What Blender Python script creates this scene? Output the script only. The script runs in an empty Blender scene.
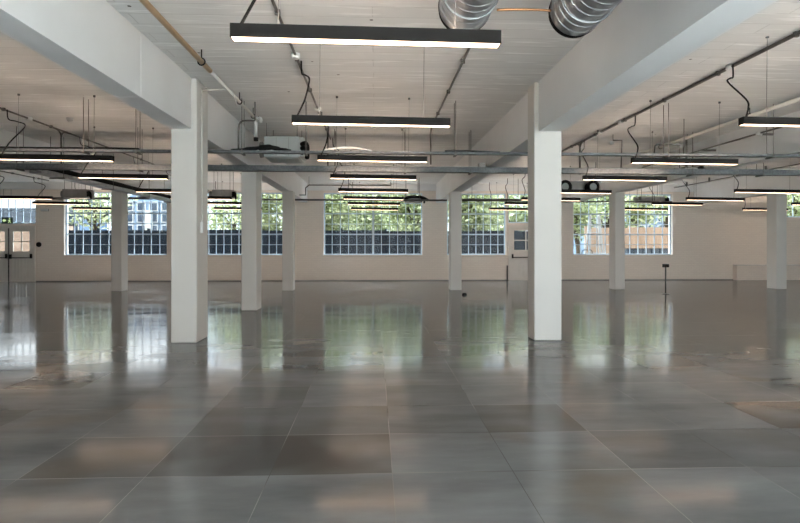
import bpy, bmesh, math, random
from mathutils import Vector, Matrix
random.seed(7)
S = bpy.context.scene
COL = S.collection
PI = math.pi
# ------------------------------------------------------------------ camera model (photo pixel -> world)
F = 584.0
HZ = 245.0
PSI = math.atan(25.0 / F)
CZ = 1.5
cs, sn = math.cos(PSI), math.sin(PSI)
def P(x, y, Y):
    u, v = (x - 400) / F, (HZ - y) / F
    t = Y / (cs - u * sn)
    return Vector((t * (u * cs + sn), Y, CZ + t * v))
def PX(x, Y): return P(x, HZ, Y).x
def PZ(y, Y, x=400): return P(x, y, Y).z
def FL(x, y):
    u, v = (x - 400) / F, (HZ - y) / F
    t = -CZ / v
    return Vector((t * (u * cs + sn), t * (cs - u * sn), 0))
CEIL = 4.06
SOFF = 3.28
WY = 24.5            # inner face of the far wall
BY = -6.0            # inner face of the wall behind the camera
X0, X1 = -19.0, 22.0

# ------------------------------------------------------------------ materials
def new_mat(name):
    m = bpy.data.materials.new(name); m.use_nodes = True
    nt = m.node_tree
    for n in list(nt.nodes): nt.nodes.remove(n)
    out = nt.nodes.new('ShaderNodeOutputMaterial')
    return m, nt, out
def N(nt, t, **kw):
    n = nt.nodes.new(t)
    for k, v in kw.items(): setattr(n, k, v)
    return n
def L(nt, a, b): nt.links.new(a, b)
def principled(nt, out, col=(.8, .8, .8), rough=.5, metal=0., spec=.5):
    b = N(nt, 'ShaderNodeBsdfPrincipled')
    b.inputs['Base Color'].default_value = (*col, 1)
    b.inputs['Roughness'].default_value = rough
    b.inputs['Metallic'].default_value = metal
    b.inputs['Specular IOR Level'].default_value = spec
    L(nt, b.outputs[0], out.inputs['Surface'])
    return b
def noise_col(name, c1, c2, scale=3., rough=.5, metal=0., spec=.5, stretch=(1, 1, 1), bump=0., detail=5.):
    m, nt, out = new_mat(name)
    b = principled(nt, out, c1, rough, metal, spec)
    tc = N(nt, 'ShaderNodeTexCoord'); mp = N(nt, 'ShaderNodeMapping')
    mp.inputs['Scale'].default_value = stretch
    L(nt, tc.outputs['Object'], mp.inputs['Vector'])
    nz = N(nt, 'ShaderNodeTexNoise'); nz.inputs['Scale'].default_value = scale; nz.inputs['Detail'].default_value = detail
    L(nt, mp.outputs[0], nz.inputs['Vector'])
    mx = N(nt, 'ShaderNodeMix', data_type='RGBA')
    mx.inputs['A'].default_value = (*c1, 1); mx.inputs['B'].default_value = (*c2, 1)
    rp = N(nt, 'ShaderNodeMapRange'); rp.inputs['From Min'].default_value = .35; rp.inputs['From Max'].default_value = .65
    L(nt, nz.outputs['Fac'], rp.inputs['Value']); L(nt, rp.outputs[0], mx.inputs['Factor'])
    L(nt, mx.outputs['Result'], b.inputs['Base Color'])
    if bump:
        bp = N(nt, 'ShaderNodeBump'); bp.inputs['Strength'].default_value = bump; bp.inputs['Distance'].default_value = .01
        L(nt, nz.outputs['Fac'], bp.inputs['Height']); L(nt, bp.outputs[0], b.inputs['Normal'])
    return m
def emit(name, col, st):
    m, nt, out = new_mat(name)
    e = N(nt, 'ShaderNodeEmission'); e.inputs[0].default_value = (*col, 1); e.inputs[1].default_value = st
    L(nt, e.outputs[0], out.inputs['Surface'])
    return m

M = {}
M['white_paint'] = noise_col('white_paint', (.67, .65, .615), (.64, .62, .585), 1.3, .55, bump=.05)
M['beam_paint'] = noise_col('beam_paint', (.84, .845, .845), (.79, .79, .785), .9, .6, bump=.08)
M['black_metal'] = noise_col('black_metal', (.012, .0105, .0095), (.015, .0135, .0125), 6, .55, spec=.1)
M['black_rubber'] = noise_col('black_rubber', (.007, .007, .007), (.012, .012, .012), 9, .8, spec=.1)
M['dark_conduit'] = noise_col('dark_conduit', (.09, .085, .08), (.14, .13, .12), 7, .45, .6)
M['galvanised'] = noise_col('galvanised', (.40, .405, .41), (.31, .315, .325), 9, .36, .85)
M['tray_steel'] = noise_col('tray_steel', (.125, .132, .136), (.08, .086, .09), 22, .6, .25)
M['steel_wire'] = noise_col('steel_wire', (.12, .12, .12), (.1, .1, .1), 5, .5, .5)
M['white_plastic'] = noise_col('white_plastic', (.72, .72, .70), (.68, .68, .66), 5, .4)
M['ochre_paint'] = noise_col('ochre_paint', (.74, .55, .34), (.66, .47, .28), 5, .5)
M['copper'] = noise_col('copper', (.45, .22, .10), (.30, .14, .06), 9, .4, .7)
M['unit_grey'] = noise_col('unit_grey', (.46, .49, .48), (.41, .44, .43), 3, .45)
M['unit_dark'] = noise_col('unit_dark', (.30, .29, .28), (.24, .23, .22), 3, .5, .3)
M['window_frame'] = noise_col('window_frame', (.58, .70, .82), (.53, .65, .78), 4, .45)
M['door_paint'] = noise_col('door_paint', (.80, .76, .70), (.76, .72, .66), 3, .5)
M['ext_slate'] = noise_col('ext_slate', (.009, .014, .022), (.02, .028, .039), 3, .9, spec=.08, stretch=(4, 4, .4))
M['ext_timber'] = noise_col('ext_timber', (.50, .385, .30), (.37, .27, .20), 3, .8, spec=.2, stretch=(6, 6, .3))
M['ext_render_blue'] = noise_col('ext_render_blue', (.14, .215, .32), (.115, .18, .27), 1, .8)
M['ext_white'] = noise_col('ext_white', (.42, .44, .45), (.37, .39, .40), 2, .6)
M['ext_dark_window'] = noise_col('ext_dark_window', (.03, .05, .08), (.05, .07, .1), 2, .1)
M['ext_brick'] = noise_col('ext_brick', (.33, .26, .21), (.26, .19, .15), 2, .8)
M['ext_peach'] = noise_col('ext_peach', (.36, .27, .21), (.28, .20, .155), 2, .8)
M['ext_roof'] = noise_col('ext_roof', (.03, .037, .046), (.02, .025, .03), 2, .95, spec=.05)
M['paving'] = noise_col('paving', (.22, .21, .19), (.16, .155, .14), 2, .8)
M['bark'] = noise_col('bark', (.09, .07, .05), (.05, .04, .03), 6, .9, stretch=(1, 1, .2))
M['led_face'] = emit('led_face', (1.0, .68, .46), 7.0)
def batwing(name, col, st):
    # lens that throws its light to both sides rather than straight up
    m, nt, out = new_mat(name)
    e = N(nt, 'ShaderNodeEmission'); e.inputs[0].default_value = (*col, 1)
    g = N(nt, 'ShaderNodeNewGeometry'); d = N(nt, 'ShaderNodeVectorMath', operation='DOT_PRODUCT')
    L(nt, g.outputs['Normal'], d.inputs[0]); L(nt, g.outputs['Incoming'], d.inputs[1])
    r = N(nt, 'ShaderNodeMapRange', interpolation_type='SMOOTHSTEP')
    r.inputs['From Min'].default_value = .95; r.inputs['From Max'].default_value = .60; r.inputs['To Min'].default_value = st * .12; r.inputs['To Max'].default_value = st
    L(nt, d.outputs['Value'], r.inputs['Value']); L(nt, r.outputs[0], e.inputs[1])
    L(nt, e.outputs[0], out.inputs['Surface'])
    return m
M['led_up'] = batwing('led_up', (1.0, .77, .60), 23.0)
M['sign_green'] = emit('sign_green', (.62, .85, .42), .6)
M['sign_panel'] = noise_col('sign_panel', (.02, .05, .045), (.015, .04, .035), 4, .3)

def leaf_mat(name, c1, c2):
    m, nt, out = new_mat(name)
    b = principled(nt, out, c1, .5, 0, .3)
    g = N(nt, 'ShaderNodeNewGeometry')
    mx = N(nt, 'ShaderNodeMix', data_type='RGBA')
    mx.inputs['A'].default_value = (*c1, 1); mx.inputs['B'].default_value = (*c2, 1)
    L(nt, g.outputs['Random Per Island'], mx.inputs['Factor']); L(nt, mx.outputs['Result'], b.inputs['Base Color'])
    tr = N(nt, 'ShaderNodeBsdfTranslucent'); L(nt, mx.outputs['Result'], tr.inputs['Color'])
    ad = N(nt, 'ShaderNodeMixShader'); ad.inputs[0].default_value = .35
    L(nt, b.outputs[0], ad.inputs[1]); L(nt, tr.outputs[0], ad.inputs[2]); L(nt, ad.outputs[0], out.inputs['Surface'])
    return m
M['leaf_bright'] = leaf_mat('leaf_bright', (.13, .18, .07), (.64, .69, .44))
M['leaf_mid'] = leaf_mat('leaf_mid', (.10, .15, .06), (.54, .60, .37))

def glass_mat(name, k):
    m, nt, out = new_mat(name)
    t = N(nt, 'ShaderNodeBsdfTransparent'); t.inputs[0].default_value = (k * .98, k, k, 1)
    g = N(nt, 'ShaderNodeBsdfGlossy'); g.inputs['Roughness'].default_value = 0.0
    g.inputs[0].default_value = (.04, .04, .04, 1)
    mx = N(nt, 'ShaderNodeMixShader')
    mx.inputs[0].default_value = .12; L(nt, t.outputs[0], mx.inputs[1]); L(nt, g.outputs[0], mx.inputs[2])
    L(nt, mx.outputs[0], out.inputs['Surface'])
    return m
M['glass'] = glass_mat('window_glass', .97); M['old_glass'] = glass_mat('old_window_glass', .98)

def wall_mat():
    m, nt, out = new_mat('painted_brick')
    b = principled(nt, out, (.76, .74, .71), .6)
    tc = N(nt, 'ShaderNodeTexCoord'); sx = N(nt, 'ShaderNodeSeparateXYZ'); cx = N(nt, 'ShaderNodeCombineXYZ')
    ad = N(nt, 'ShaderNodeMath', operation='ADD')
    L(nt, tc.outputs['Object'], sx.inputs[0]); L(nt, sx.outputs['X'], ad.inputs[0]); L(nt, sx.outputs['Y'], ad.inputs[1])
    L(nt, ad.outputs[0], cx.inputs['X']); L(nt, sx.outputs['Z'], cx.inputs['Y'])
    br = N(nt, 'ShaderNodeTexBrick')
    br.inputs['Scale'].default_value = 1; br.inputs['Brick Width'].default_value = .23; br.inputs['Row Height'].default_value = .078
    br.inputs['Mortar Size'].default_value = .008; br.inputs['Mortar Smooth'].default_value = .4
    br.inputs['Color1'].default_value = (.88, .80, .715, 1); br.inputs['Color2'].default_value = (.85, .77, .69, 1); br.inputs['Mortar'].default_value = (.80, .725, .645, 1)
    L(nt, cx.outputs[0], br.inputs['Vector']); L(nt, br.outputs['Color'], b.inputs['Base Color'])
    iv = N(nt, 'ShaderNodeMath', operation='SUBTRACT'); iv.inputs[0].default_value = 1
    L(nt, br.outputs['Fac'], iv.inputs[1])
    bp = N(nt, 'ShaderNodeBump'); bp.inputs['Strength'].default_value = .2; bp.inputs['Distance'].default_value = .005
    L(nt, iv.outputs[0], bp.inputs['Height']); L(nt, bp.outputs[0], b.inputs['Normal'])
    return m
M['wall'] = wall_mat()

def ceiling_mat():
    m, nt, out = new_mat('board_marked_ceiling')
    b = principled(nt, out, (.74, .74, .72), .65)
    tc = N(nt, 'ShaderNodeTexCoord')
    br = N(nt, 'ShaderNodeTexBrick'); br.offset = .37
    br.inputs['Scale'].default_value = 1; br.inputs['Brick Width'].default_value = 7.3; br.inputs['Row Height'].default_value = .30
    br.inputs['Mortar Size'].default_value = .009; br.inputs['Mortar Smooth'].default_value = .6
    br.inputs['Color1'].default_value = (.765, .765, .75, 1); br.inputs['Color2'].default_value = (.715, .715, .70, 1); br.inputs['Mortar'].default_value = (.62, .615, .60, 1)
    wn = N(nt, 'ShaderNodeTexNoise'); wn.inputs['Scale'].default_value = 1.4; wn.inputs['Detail'].default_value = 4
    ws = N(nt, 'ShaderNodeVectorMath', operation='SCALE'); ws.inputs['Scale'].default_value = .05
    wa = N(nt, 'ShaderNodeVectorMath', operation='ADD')
    L(nt, tc.outputs['Object'], wn.inputs['Vector']); L(nt, wn.outputs['Color'], ws.inputs[0]); L(nt, ws.outputs[0], wa.inputs[0]); L(nt, tc.outputs['Object'], wa.inputs[1])
    L(nt, wa.outputs[0], br.inputs['Vector'])
    # irregular pale paint ridges along the boards
    mp = N(nt, 'ShaderNodeMapping'); mp.inputs['Scale'].default_value = (.9, 9, 1); L(nt, tc.outputs['Object'], mp.inputs['Vector'])
    nz = N(nt, 'ShaderNodeTexNoise'); nz.inputs['Scale'].default_value = 1.6; nz.inputs['Detail'].default_value = 6; L(nt, mp.outputs[0], nz.inputs['Vector'])
    rg = N(nt, 'ShaderNodeMapRange'); rg.inputs['From Min'].default_value = .57; rg.inputs['From Max'].default_value = .68; L(nt, nz.outputs['Fac'], rg.inputs['Value'])
    mx = N(nt, 'ShaderNodeMix', data_type='RGBA'); mx.inputs['B'].default_value = (.90, .90, .89, 1)
    L(nt, rg.outputs[0], mx.inputs['Factor']); L(nt, br.outputs['Color'], mx.inputs['A'])
    # small dark nail holes
    vo = N(nt, 'ShaderNodeTexVoronoi'); vo.inputs['Scale'].default_value = 1.3; L(nt, tc.outputs['Object'], vo.inputs['Vector'])
    lt = N(nt, 'ShaderNodeMath', operation='LESS_THAN'); lt.inputs[1].default_value = .028; L(nt, vo.outputs['Distance'], lt.inputs[0])
    m2 = N(nt, 'ShaderNodeMix', data_type='RGBA'); m2.inputs['B'].default_value = (.12, .11, .1, 1)
    L(nt, lt.outputs[0], m2.inputs['Factor']); L(nt, mx.outputs['Result'], m2.inputs['A'])
    L(nt, m2.outputs['Result'], b.inputs['Base Color'])
    sb = N(nt, 'ShaderNodeMath', operation='SUBTRACT'); L(nt, nz.outputs['Fac'], sb.inputs[0]); L(nt, br.outputs['Fac'], sb.inputs[1])
    bp = N(nt, 'ShaderNodeBump'); bp.inputs['Strength'].default_value = .45; bp.inputs['Distance'].default_value = .012
    L(nt, sb.outputs[0], bp.inputs['Height']); L(nt, bp.outputs[0], b.inputs['Normal'])
    return m
M['ceiling'] = ceiling_mat()

TILE = .80
def floor_mat():
    m, nt, out = new_mat('polished_concrete')
    di = N(nt, 'ShaderNodeBsdfDiffuse'); gl = N(nt, 'ShaderNodeBsdfGlossy')
    fs = N(nt, 'ShaderNodeFresnel'); fs.inputs[0].default_value = 1.45
    fm = N(nt, 'ShaderNodeMath', operation='MULTIPLY'); fm.inputs[1].default_value = .9; L(nt, fs.outputs[0], fm.inputs[0])
    ms = N(nt, 'ShaderNodeMixShader'); L(nt, fm.outputs[0], ms.inputs[0]); L(nt, di.outputs[0], ms.inputs[1]); L(nt, gl.outputs[0], ms.inputs[2])
    L(nt, ms.outputs[0], out.inputs['Surface'])
    tc = N(nt, 'ShaderNodeTexCoord')
    mp = N(nt, 'ShaderNodeMapping'); mp.inputs['Location'].default_value = (-FLX, -FLY, 0)
    L(nt, tc.outputs['Object'], mp.inputs['Vector'])
    dv = N(nt, 'ShaderNodeVectorMath', operation='DIVIDE'); dv.inputs[1].default_value = (TILE, TILE, 1)
    L(nt, mp.outputs[0], dv.inputs[0])
    fl = N(nt, 'ShaderNodeVectorMath', operation='FLOOR'); L(nt, dv.outputs[0], fl.inputs[0])
    fr = N(nt, 'ShaderNodeVectorMath', operation='FRACTION'); L(nt, dv.outputs[0], fr.inputs[0])
    wn = N(nt, 'ShaderNodeTexWhiteNoise', noise_dimensions='2D'); L(nt, fl.outputs[0], wn.inputs['Vector'])
    cr = N(nt, 'ShaderNodeValToRGB')
    e = cr.color_ramp.elements
    e[0].position = 0; e[0].color = (.104, .104, .103, 1)
    e[1].position = 1; e[1].color = (.155, .159, .161, 1)
    e.new(.10).color = (.116, .116, .115, 1)
    e.new(.2).color = (.140, .142, .143, 1)
    L(nt, wn.outputs['Value'], cr.inputs[0])
    # broad cloudy staining, drawn out across the room
    m2 = N(nt, 'ShaderNodeMapping'); m2.inputs['Scale'].default_value = (.7, 2.2, 1); L(nt, tc.outputs['Object'], m2.inputs['Vector'])
    nz = N(nt, 'ShaderNodeTexNoise'); nz.inputs['Scale'].default_value = 1.1; nz.inputs['Detail'].default_value = 6; nz.inputs['Roughness'].default_value = .6
    L(nt, m2.outputs[0], nz.inputs['Vector'])
    r1 = N(nt, 'ShaderNodeMapRange'); r1.inputs['From Min'].default_value = .3; r1.inputs['From Max'].default_value = .7; r1.inputs['To Min'].default_value = .72; r1.inputs['To Max'].default_value = 1.22
    L(nt, nz.outputs['Fac'], r1.inputs['Value'])
    mu = N(nt, 'ShaderNodeMix', data_type='RGBA', blend_type='MULTIPLY'); mu.inputs['Factor'].default_value = 1
    L(nt, cr.outputs[0], mu.inputs['A']); L(nt, r1.outputs[0], mu.inputs['B'])
    # brown rust patches kept to some slabs
    n3 = N(nt, 'ShaderNodeTexNoise'); n3.inputs['Scale'].default_value = .9; n3.inputs['Detail'].default_value = 2; L(nt, dv.outputs[0], n3.inputs['Vector'])
    r3 = N(nt, 'ShaderNodeMapRange'); r3.inputs['From Min'].default_value = .52; r3.inputs['From Max'].default_value = .72; r3.inputs['To Max'].default_value = .6
    L(nt, n3.outputs['Fac'], r3.inputs['Value'])
    gt = N(nt, 'ShaderNodeMath', operation='GREATER_THAN'); gt.inputs[1].default_value = .55
    sc = N(nt, 'ShaderNodeSeparateColor'); L(nt, wn.outputs['Color'], sc.inputs[0]); L(nt, sc.outputs[1], gt.inputs[0])
    m3 = N(nt, 'ShaderNodeMath', operation='MULTIPLY'); L(nt, gt.outputs[0], m3.inputs[0]); L(nt, r3.outputs[0], m3.inputs[1])
    bm = N(nt, 'ShaderNodeMix', data_type='RGBA'); bm.inputs['B'].default_value = (.13, .105, .08, 1)
    L(nt, m3.outputs[0], bm.inputs['Factor']); L(nt, mu.outputs['Result'], bm.inputs['A'])
    # individual slabs that were cast darker or are rust stained
    last = bm
    for (ci, cj, col, f) in ((-1, 0, (.070, .062, .055), .8), (-1, 1, (.085, .08, .074), .5), (-2, 0, (.068, .066, .063), .75), (-2, 1, (.07, .068, .064), .6), (1, 1, (.07, .055, .043), .6), (4, 1, (.075, .058, .045), .6), (-3, 0, (.08, .07, .06), .5), (3, 0, (.08, .08, .08), .5), (0, 2, (.08, .077, .074), .4)):
        ds = N(nt, 'ShaderNodeVectorMath', operation='DISTANCE'); ds.inputs[1].default_value = (ci, cj, 0)
        fz = N(nt, 'ShaderNodeVectorMath', operation='MULTIPLY'); fz.inputs[1].default_value = (1, 1, 0)
        L(nt, fl.outputs[0], fz.inputs[0]); L(nt, fz.outputs[0], ds.inputs[0])
        ls = N(nt, 'ShaderNodeMath', operation='LESS_THAN'); ls.inputs[1].default_value = .5; L(nt, ds.outputs['Value'], ls.inputs[0])
        mf = N(nt, 'ShaderNodeMath', operation='MULTIPLY'); L(nt, ls.outputs[0], mf.inputs[0])
        rr = N(nt, 'ShaderNodeMapRange'); rr.inputs['From Min'].default_value = .34; rr.inputs['From Max'].default_value = .58; rr.inputs['To Min'].default_value = f * .45; rr.inputs['To Max'].default_value = min(1, f * 1.2)
        L(nt, n3.outputs['Fac'], rr.inputs['Value']); L(nt, rr.outputs[0], mf.inputs[1])
        mk = N(nt, 'ShaderNodeMix', data_type='RGBA'); mk.inputs['B'].default_value = (*col, 1)
        L(nt, mf.outputs[0], mk.inputs['Factor']); L(nt, last.outputs['Result'], mk.inputs['A']); last = mk
    bm = last
    # pale scuffs
    n4 = N(nt, 'ShaderNodeTexNoise'); n4.inputs['Scale'].default_value = 13; n4.inputs['Detail'].default_value = 8; n4.inputs['Roughness'].default_value = .7
    L(nt, tc.outputs['Object'], n4.inputs['Vector'])
    r4 = N(nt, 'ShaderNodeMapRange'); r4.inputs['From Min'].default_value = .66; r4.inputs['From Max'].default_value = .80; r4.inputs['To Max'].default_value = .55
    L(nt, n4.outputs['Fac'], r4.inputs['Value'])
    sm = N(nt, 'ShaderNodeMix', data_type='RGBA'); sm.inputs['B'].default_value = (.36, .36, .35, 1)
    L(nt, r4.outputs[0], sm.inputs['Factor']); L(nt, bm.outputs['Result'], sm.inputs['A'])
    # joints
    sx = N(nt, 'ShaderNodeSeparateXYZ'); L(nt, fr.outputs[0], sx.inputs[0])
    jm = []
    for ax in ('X', 'Y'):
        a = N(nt, 'ShaderNodeMath', operation='SUBTRACT'); a.inputs[1].default_value = .5; L(nt, sx.outputs[ax], a.inputs[0])
        ab = N(nt, 'ShaderNodeMath', operation='ABSOLUTE'); L(nt, a.outputs[0], ab.inputs[0])
        g = N(nt, 'ShaderNodeMath', operation='GREATER_THAN'); g.inputs[1].default_value = .5 - (.0028 if ax == 'X' else .0050); L(nt, ab.outputs[0], g.inputs[0])
        jm.append(g)
    mxm = N(nt, 'ShaderNodeMath', operation='MAXIMUM'); L(nt, jm[0].outputs[0], mxm.inputs[0]); L(nt, jm[1].outputs[0], mxm.inputs[1])
    n5 = N(nt, 'ShaderNodeTexNoise'); n5.inputs['Scale'].default_value = .8; n5.inputs['Detail'].default_value = 2; L(nt, tc.outputs['Object'], n5.inputs['Vector'])
    jc = N(nt, 'ShaderNodeValToRGB'); jc.color_ramp.elements[0].position = .42; jc.color_ramp.elements[0].color = (.07, .065, .06, 1)
    jc.color_ramp.elements[1].position = .56; jc.color_ramp.elements[1].color = (.25, .245, .235, 1)
    L(nt, n5.outputs['Fac'], jc.inputs[0])
    jx = N(nt, 'ShaderNodeMix', data_type='RGBA'); L(nt, mxm.outputs[0], jx.inputs['Factor']); L(nt, sm.outputs['Result'], jx.inputs['A']); L(nt, jc.outputs[0], jx.inputs['B'])
    L(nt, jx.outputs['Result'], di.inputs['Color'])
    # polish varies from slab to slab
    ra = N(nt, 'ShaderNodeMapRange'); ra.inputs['To Min'].default_value = .07; ra.inputs['To Max'].default_value = .125
    L(nt, sc.outputs[2], ra.inputs['Value'])
    rb = N(nt, 'ShaderNodeMapRange'); rb.inputs['From Min'].default_value = .3; rb.inputs['From Max'].default_value = .7; rb.inputs['To Min'].default_value = -.02; rb.inputs['To Max'].default_value = .06
    L(nt, nz.outputs['Fac'], rb.inputs['Value'])
    rs = N(nt, 'ShaderNodeMath', operation='ADD'); L(nt, ra.outputs[0], rs.inputs[0]); L(nt, rb.outputs[0], rs.inputs[1])
    L(nt, rs.outputs[0], gl.inputs['Roughness'])
    n6 = N(nt, 'ShaderNodeTexNoise'); n6.inputs['Scale'].default_value = 1.7; n6.inputs['Detail'].default_value = 3; L(nt, tc.outputs['Object'], n6.inputs['Vector'])
    bp = N(nt, 'ShaderNodeBump'); bp.inputs['Strength'].default_value = .008; bp.inputs['Distance'].default_value = .02
    L(nt, n6.outputs['Fac'], bp.inputs['Height']); L(nt, bp.outputs[0], gl.inputs['Normal'])
    return m
_j = FL(392.3, 473)
FLX, FLY = _j.x, _j.y
M['floor'] = floor_mat()

# ------------------------------------------------------------------ mesh helpers
ORIG = {}
class MB:
    def __init__(s): s.bm = bmesh.new()
    def face(s, pts):
        vs = [s.bm.verts.new(p) for p in pts]; return s.bm.faces.new(vs)
    def box(s, x0, x1, y0, y1, z0, z1):
        if x0 > x1: x0, x1 = x1, x0
        if y0 > y1: y0, y1 = y1, y0
        if z0 > z1: z0, z1 = z1, z0
        v = [s.bm.verts.new((x, y, z)) for z in (z0, z1) for y in (y0, y1) for x in (x0, x1)]
        for q in ((0, 2, 3, 1), (4, 5, 7, 6), (0, 1, 5, 4), (2, 6, 7, 3), (0, 4, 6, 2), (1, 3, 7, 5)):
            s.bm.faces.new([v[i] for i in q])
        return v
    def bbox(s, x0, x1, y0, y1, z0, z1, bev=.02):
        t = bmesh.new(); tmp = MB(); tmp.bm.free(); tmp.bm = t
        tmp.box(x0, x1, y0, y1, z0, z1)
        bmesh.ops.bevel(t, geom=list(t.edges), offset=bev, segments=2, affect='EDGES', profile=.5)
        me = bpy.data.meshes.new('tmp'); t.to_mesh(me); t.free(); s.bm.from_mesh(me); bpy.data.meshes.remove(me)
    def bar(s, a, b, w, h):
        a, b = Vector(a), Vector(b); d = (b - a).normalized()
        up = Vector((0, 0, 1)) if abs(d.z) < .95 else Vector((0, 1, 0))
        r = d.cross(up).normalized(); u = r.cross(d).normalized()
        v = []
        for p in (a, b):
            for i, j in ((-1, -1), (1, -1), (1, 1), (-1, 1)):
                v.append(s.bm.verts.new(p + r * i * w / 2 + u * j * h / 2))
        for q in ((0, 1, 2, 3), (7, 6, 5, 4), (0, 4, 5, 1), (1, 5, 6, 2), (2, 6, 7, 3), (3, 7, 4, 0)):
            s.bm.faces.new([v[i] for i in q])
    def tube(s, pts, r, seg=8, cap=True):
        pts = [Vector(p) for p in pts]
        rings = []; prev = None
        for i, p in enumerate(pts):
            if i == 0: d = pts[1] - p
            elif i == len(pts) - 1: d = p - pts[-2]
            else: d = (pts[i + 1] - p).normalized() + (p - pts[i - 1]).normalized()
            d.normalize()
            if prev is None:
                a = Vector((0, 0, 1)) if abs(d.z) < .9 else Vector((1, 0, 0))
                n = d.cross(a).normalized()
            else:
                n = (prev - d * prev.dot(d)).normalized()
            prev = n; bn = d.cross(n)
            rr = r[i] if isinstance(r, (list, tuple)) else r
            rings.append([s.bm.verts.new(p + (n * math.cos(2 * PI * k / seg) + bn * math.sin(2 * PI * k / seg)) * rr) for k in range(seg)])
        for A, B in zip(rings, rings[1:]):
            for k in range(seg):
                f = s.bm.faces.new((A[k], A[(k + 1) % seg], B[(k + 1) % seg], B[k])); f.smooth = True
        if cap:
            s.bm.faces.new(list(reversed(rings[0]))); s.bm.faces.new(rings[-1])
    def build(s, name, mat, parent=None, bevel=0):
        bmesh.ops.recalc_face_normals(s.bm, faces=list(s.bm.faces))
        me = bpy.data.meshes.new(name)
        o = bpy.data.objects.new(name, me); COL.objects.link(o)
        og = ORIG.get(parent.name, Vector()) if parent else Vector()
        if og.length: bmesh.ops.translate(s.bm, verts=list(s.bm.verts), vec=-og)
        s.bm.to_mesh(me); s.bm.free()
        me.materials.append(M[mat] if isinstance(mat, str) else mat)
        if parent: o.parent = parent
        ORIG[o.name] = og
        if bevel:
            md = o.modifiers.new('edge', 'BEVEL'); md.width = bevel; md.segments = 2; md.limit_method = 'ANGLE'
        return o
def smooth_path(pts, n=6):
    pts = [Vector(p) for p in pts]; out = []
    q = [pts[0]] + pts + [pts[-1]]
    for i in range(1, len(q) - 2):
        p0, p1, p2, p3 = q[i - 1:i + 3]
        for k in range(n):
            t = k / n
            out.append(.5 * ((2 * p1) + (p2 - p0) * t + (2 * p0 - 5 * p1 + 4 * p2 - p3) * t * t + (3 * p1 - p0 - 3 * p2 + p3) * t ** 3))
    out.append(pts[-1]); return out
def tag(o, label=None, cat=None, group=None, kind=None):
    if label: o['label'] = label
    if cat: o['category'] = cat
    if group: o['group'] = group
    if kind: o['kind'] = kind
    return o
def thing(name, loc, label, cat, group=None, kind=None):
    o = bpy.data.objects.new(name, None); COL.objects.link(o); o.location = loc
    o.empty_display_size = .1
    ORIG[o.name] = Vector(loc); return tag(o, label, cat, group, kind)
def struct(name, mb, mat): return tag(mb.build(name, mat), kind='structure')
def sroot(name, loc):
    o = bpy.data.objects.new(name, None); COL.objects.link(o); o.location = loc; ORIG[o.name] = Vector(loc)
    o['kind'] = 'structure'; return o
def copy_tree(o, parent=None):
    c = o.copy(); COL.objects.link(c)
    if parent: c.parent = parent
    for ch in list(o.children): copy_tree(ch, c)
    return c

# ------------------------------------------------------------------ room shell
b = MB(); b.box(X0 - .3, X1 + .3, BY - .3, WY + .35, -.2, 0); struct('floor', b, 'floor')
b = MB(); b.box(X0 - .3, X1 + .3, BY - .3, WY + .35, CEIL, CEIL + .06); struct('ceiling', b, 'ceiling')

b = MB(); b.box(-40, 40, BY - .3, WY + .35, CEIL + .062, 19); o = b.build('exterior_sun_blocker', 'ext_brick')  # unseen block, added so its shadow keeps the sun off the courtyard
tag(o, 'unseen block added above the hall ceiling to shade the courtyard', 'building', kind='thing')

def wall_xz(name, x0, x1, z0, z1, y0, y1, holes, mat):
    xs = sorted({x0, x1, *[h[0] for h in holes], *[h[1] for h in holes]})
    zs = sorted({z0, z1, *[h[2] for h in holes], *[h[3] for h in holes]})
    def solid(i, j):
        if not (0 <= i < len(xs) - 1 and 0 <= j < len(zs) - 1): return False
        cx, cz = (xs[i] + xs[i + 1]) / 2, (zs[j] + zs[j + 1]) / 2
        return not any(h[0] < cx < h[1] and h[2] < cz < h[3] for h in holes)
    b = MB()
    for i in range(len(xs) - 1):
        for j in range(len(zs) - 1):
            if not solid(i, j): continue
            a, c, d, e = xs[i], xs[i + 1], zs[j], zs[j + 1]
            b.face([(a, y0, d), (c, y0, d), (c, y0, e), (a, y0, e)])
            b.face([(c, y1, d), (a, y1, d), (a, y1, e), (c, y1, e)])
            if not solid(i - 1, j): b.face([(a, y1, d), (a, y0, d), (a, y0, e), (a, y1, e)])
            if not solid(i + 1, j): b.face([(c, y0, d), (c, y1, d), (c, y1, e), (c, y0, e)])
            if not solid(i, j - 1): b.face([(a, y0, d), (a, y1, d), (c, y1, d), (c, y0, d)])
            if not solid(i, j + 1): b.face([(a, y0, e), (c, y0, e), (c, y1, e), (a, y1, e)])
    bmesh.ops.remove_doubles(b.bm, verts=list(b.bm.verts), dist=1e-5)
    return struct(name, b, mat)
ZS, ZT = PZ(255.0, WY), PZ(193, WY)
def wx(x): return PX(x, WY)
WINS = [(64, 166.8), (200, 291), (323.6, 422.4), (447, 506), (573.5, 672.5)]
holes = [(wx(a), wx(c), ZS, ZT) for a, c in WINS]
DZ = PZ(223.5, WY, 20)      # transom sill above left door
D1 = (wx(-16), wx(35.5)); D2 = (wx(508.3), wx(544))
holes += [(D1[0], D1[1], 0.0, DZ - .10), (D1[0], D1[1], DZ, PZ(196.5, WY, 20))]
D2T = PZ(223.0, WY, 520)
holes += [(D2[0], D2[1], 0.0, D2T - .10), (D2[0], D2[1], D2T, ZT)]
W8 = (wx(787), wx(838), PZ(217.3, WY, 790), PZ(192.5, WY, 790)); holes.append(W8)
wall_xz('wall_back', X0, X1, 0, CEIL, WY, WY + .35, holes, 'wall')
bholes = [(x, x + 5.1, .25, 3.9) for x in (-4.6, 1.2, 7.0, 12.8)]
wall_xz('wall_front', X0, X1, 0, CEIL, BY - .3, BY, bholes, 'wall')
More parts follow.
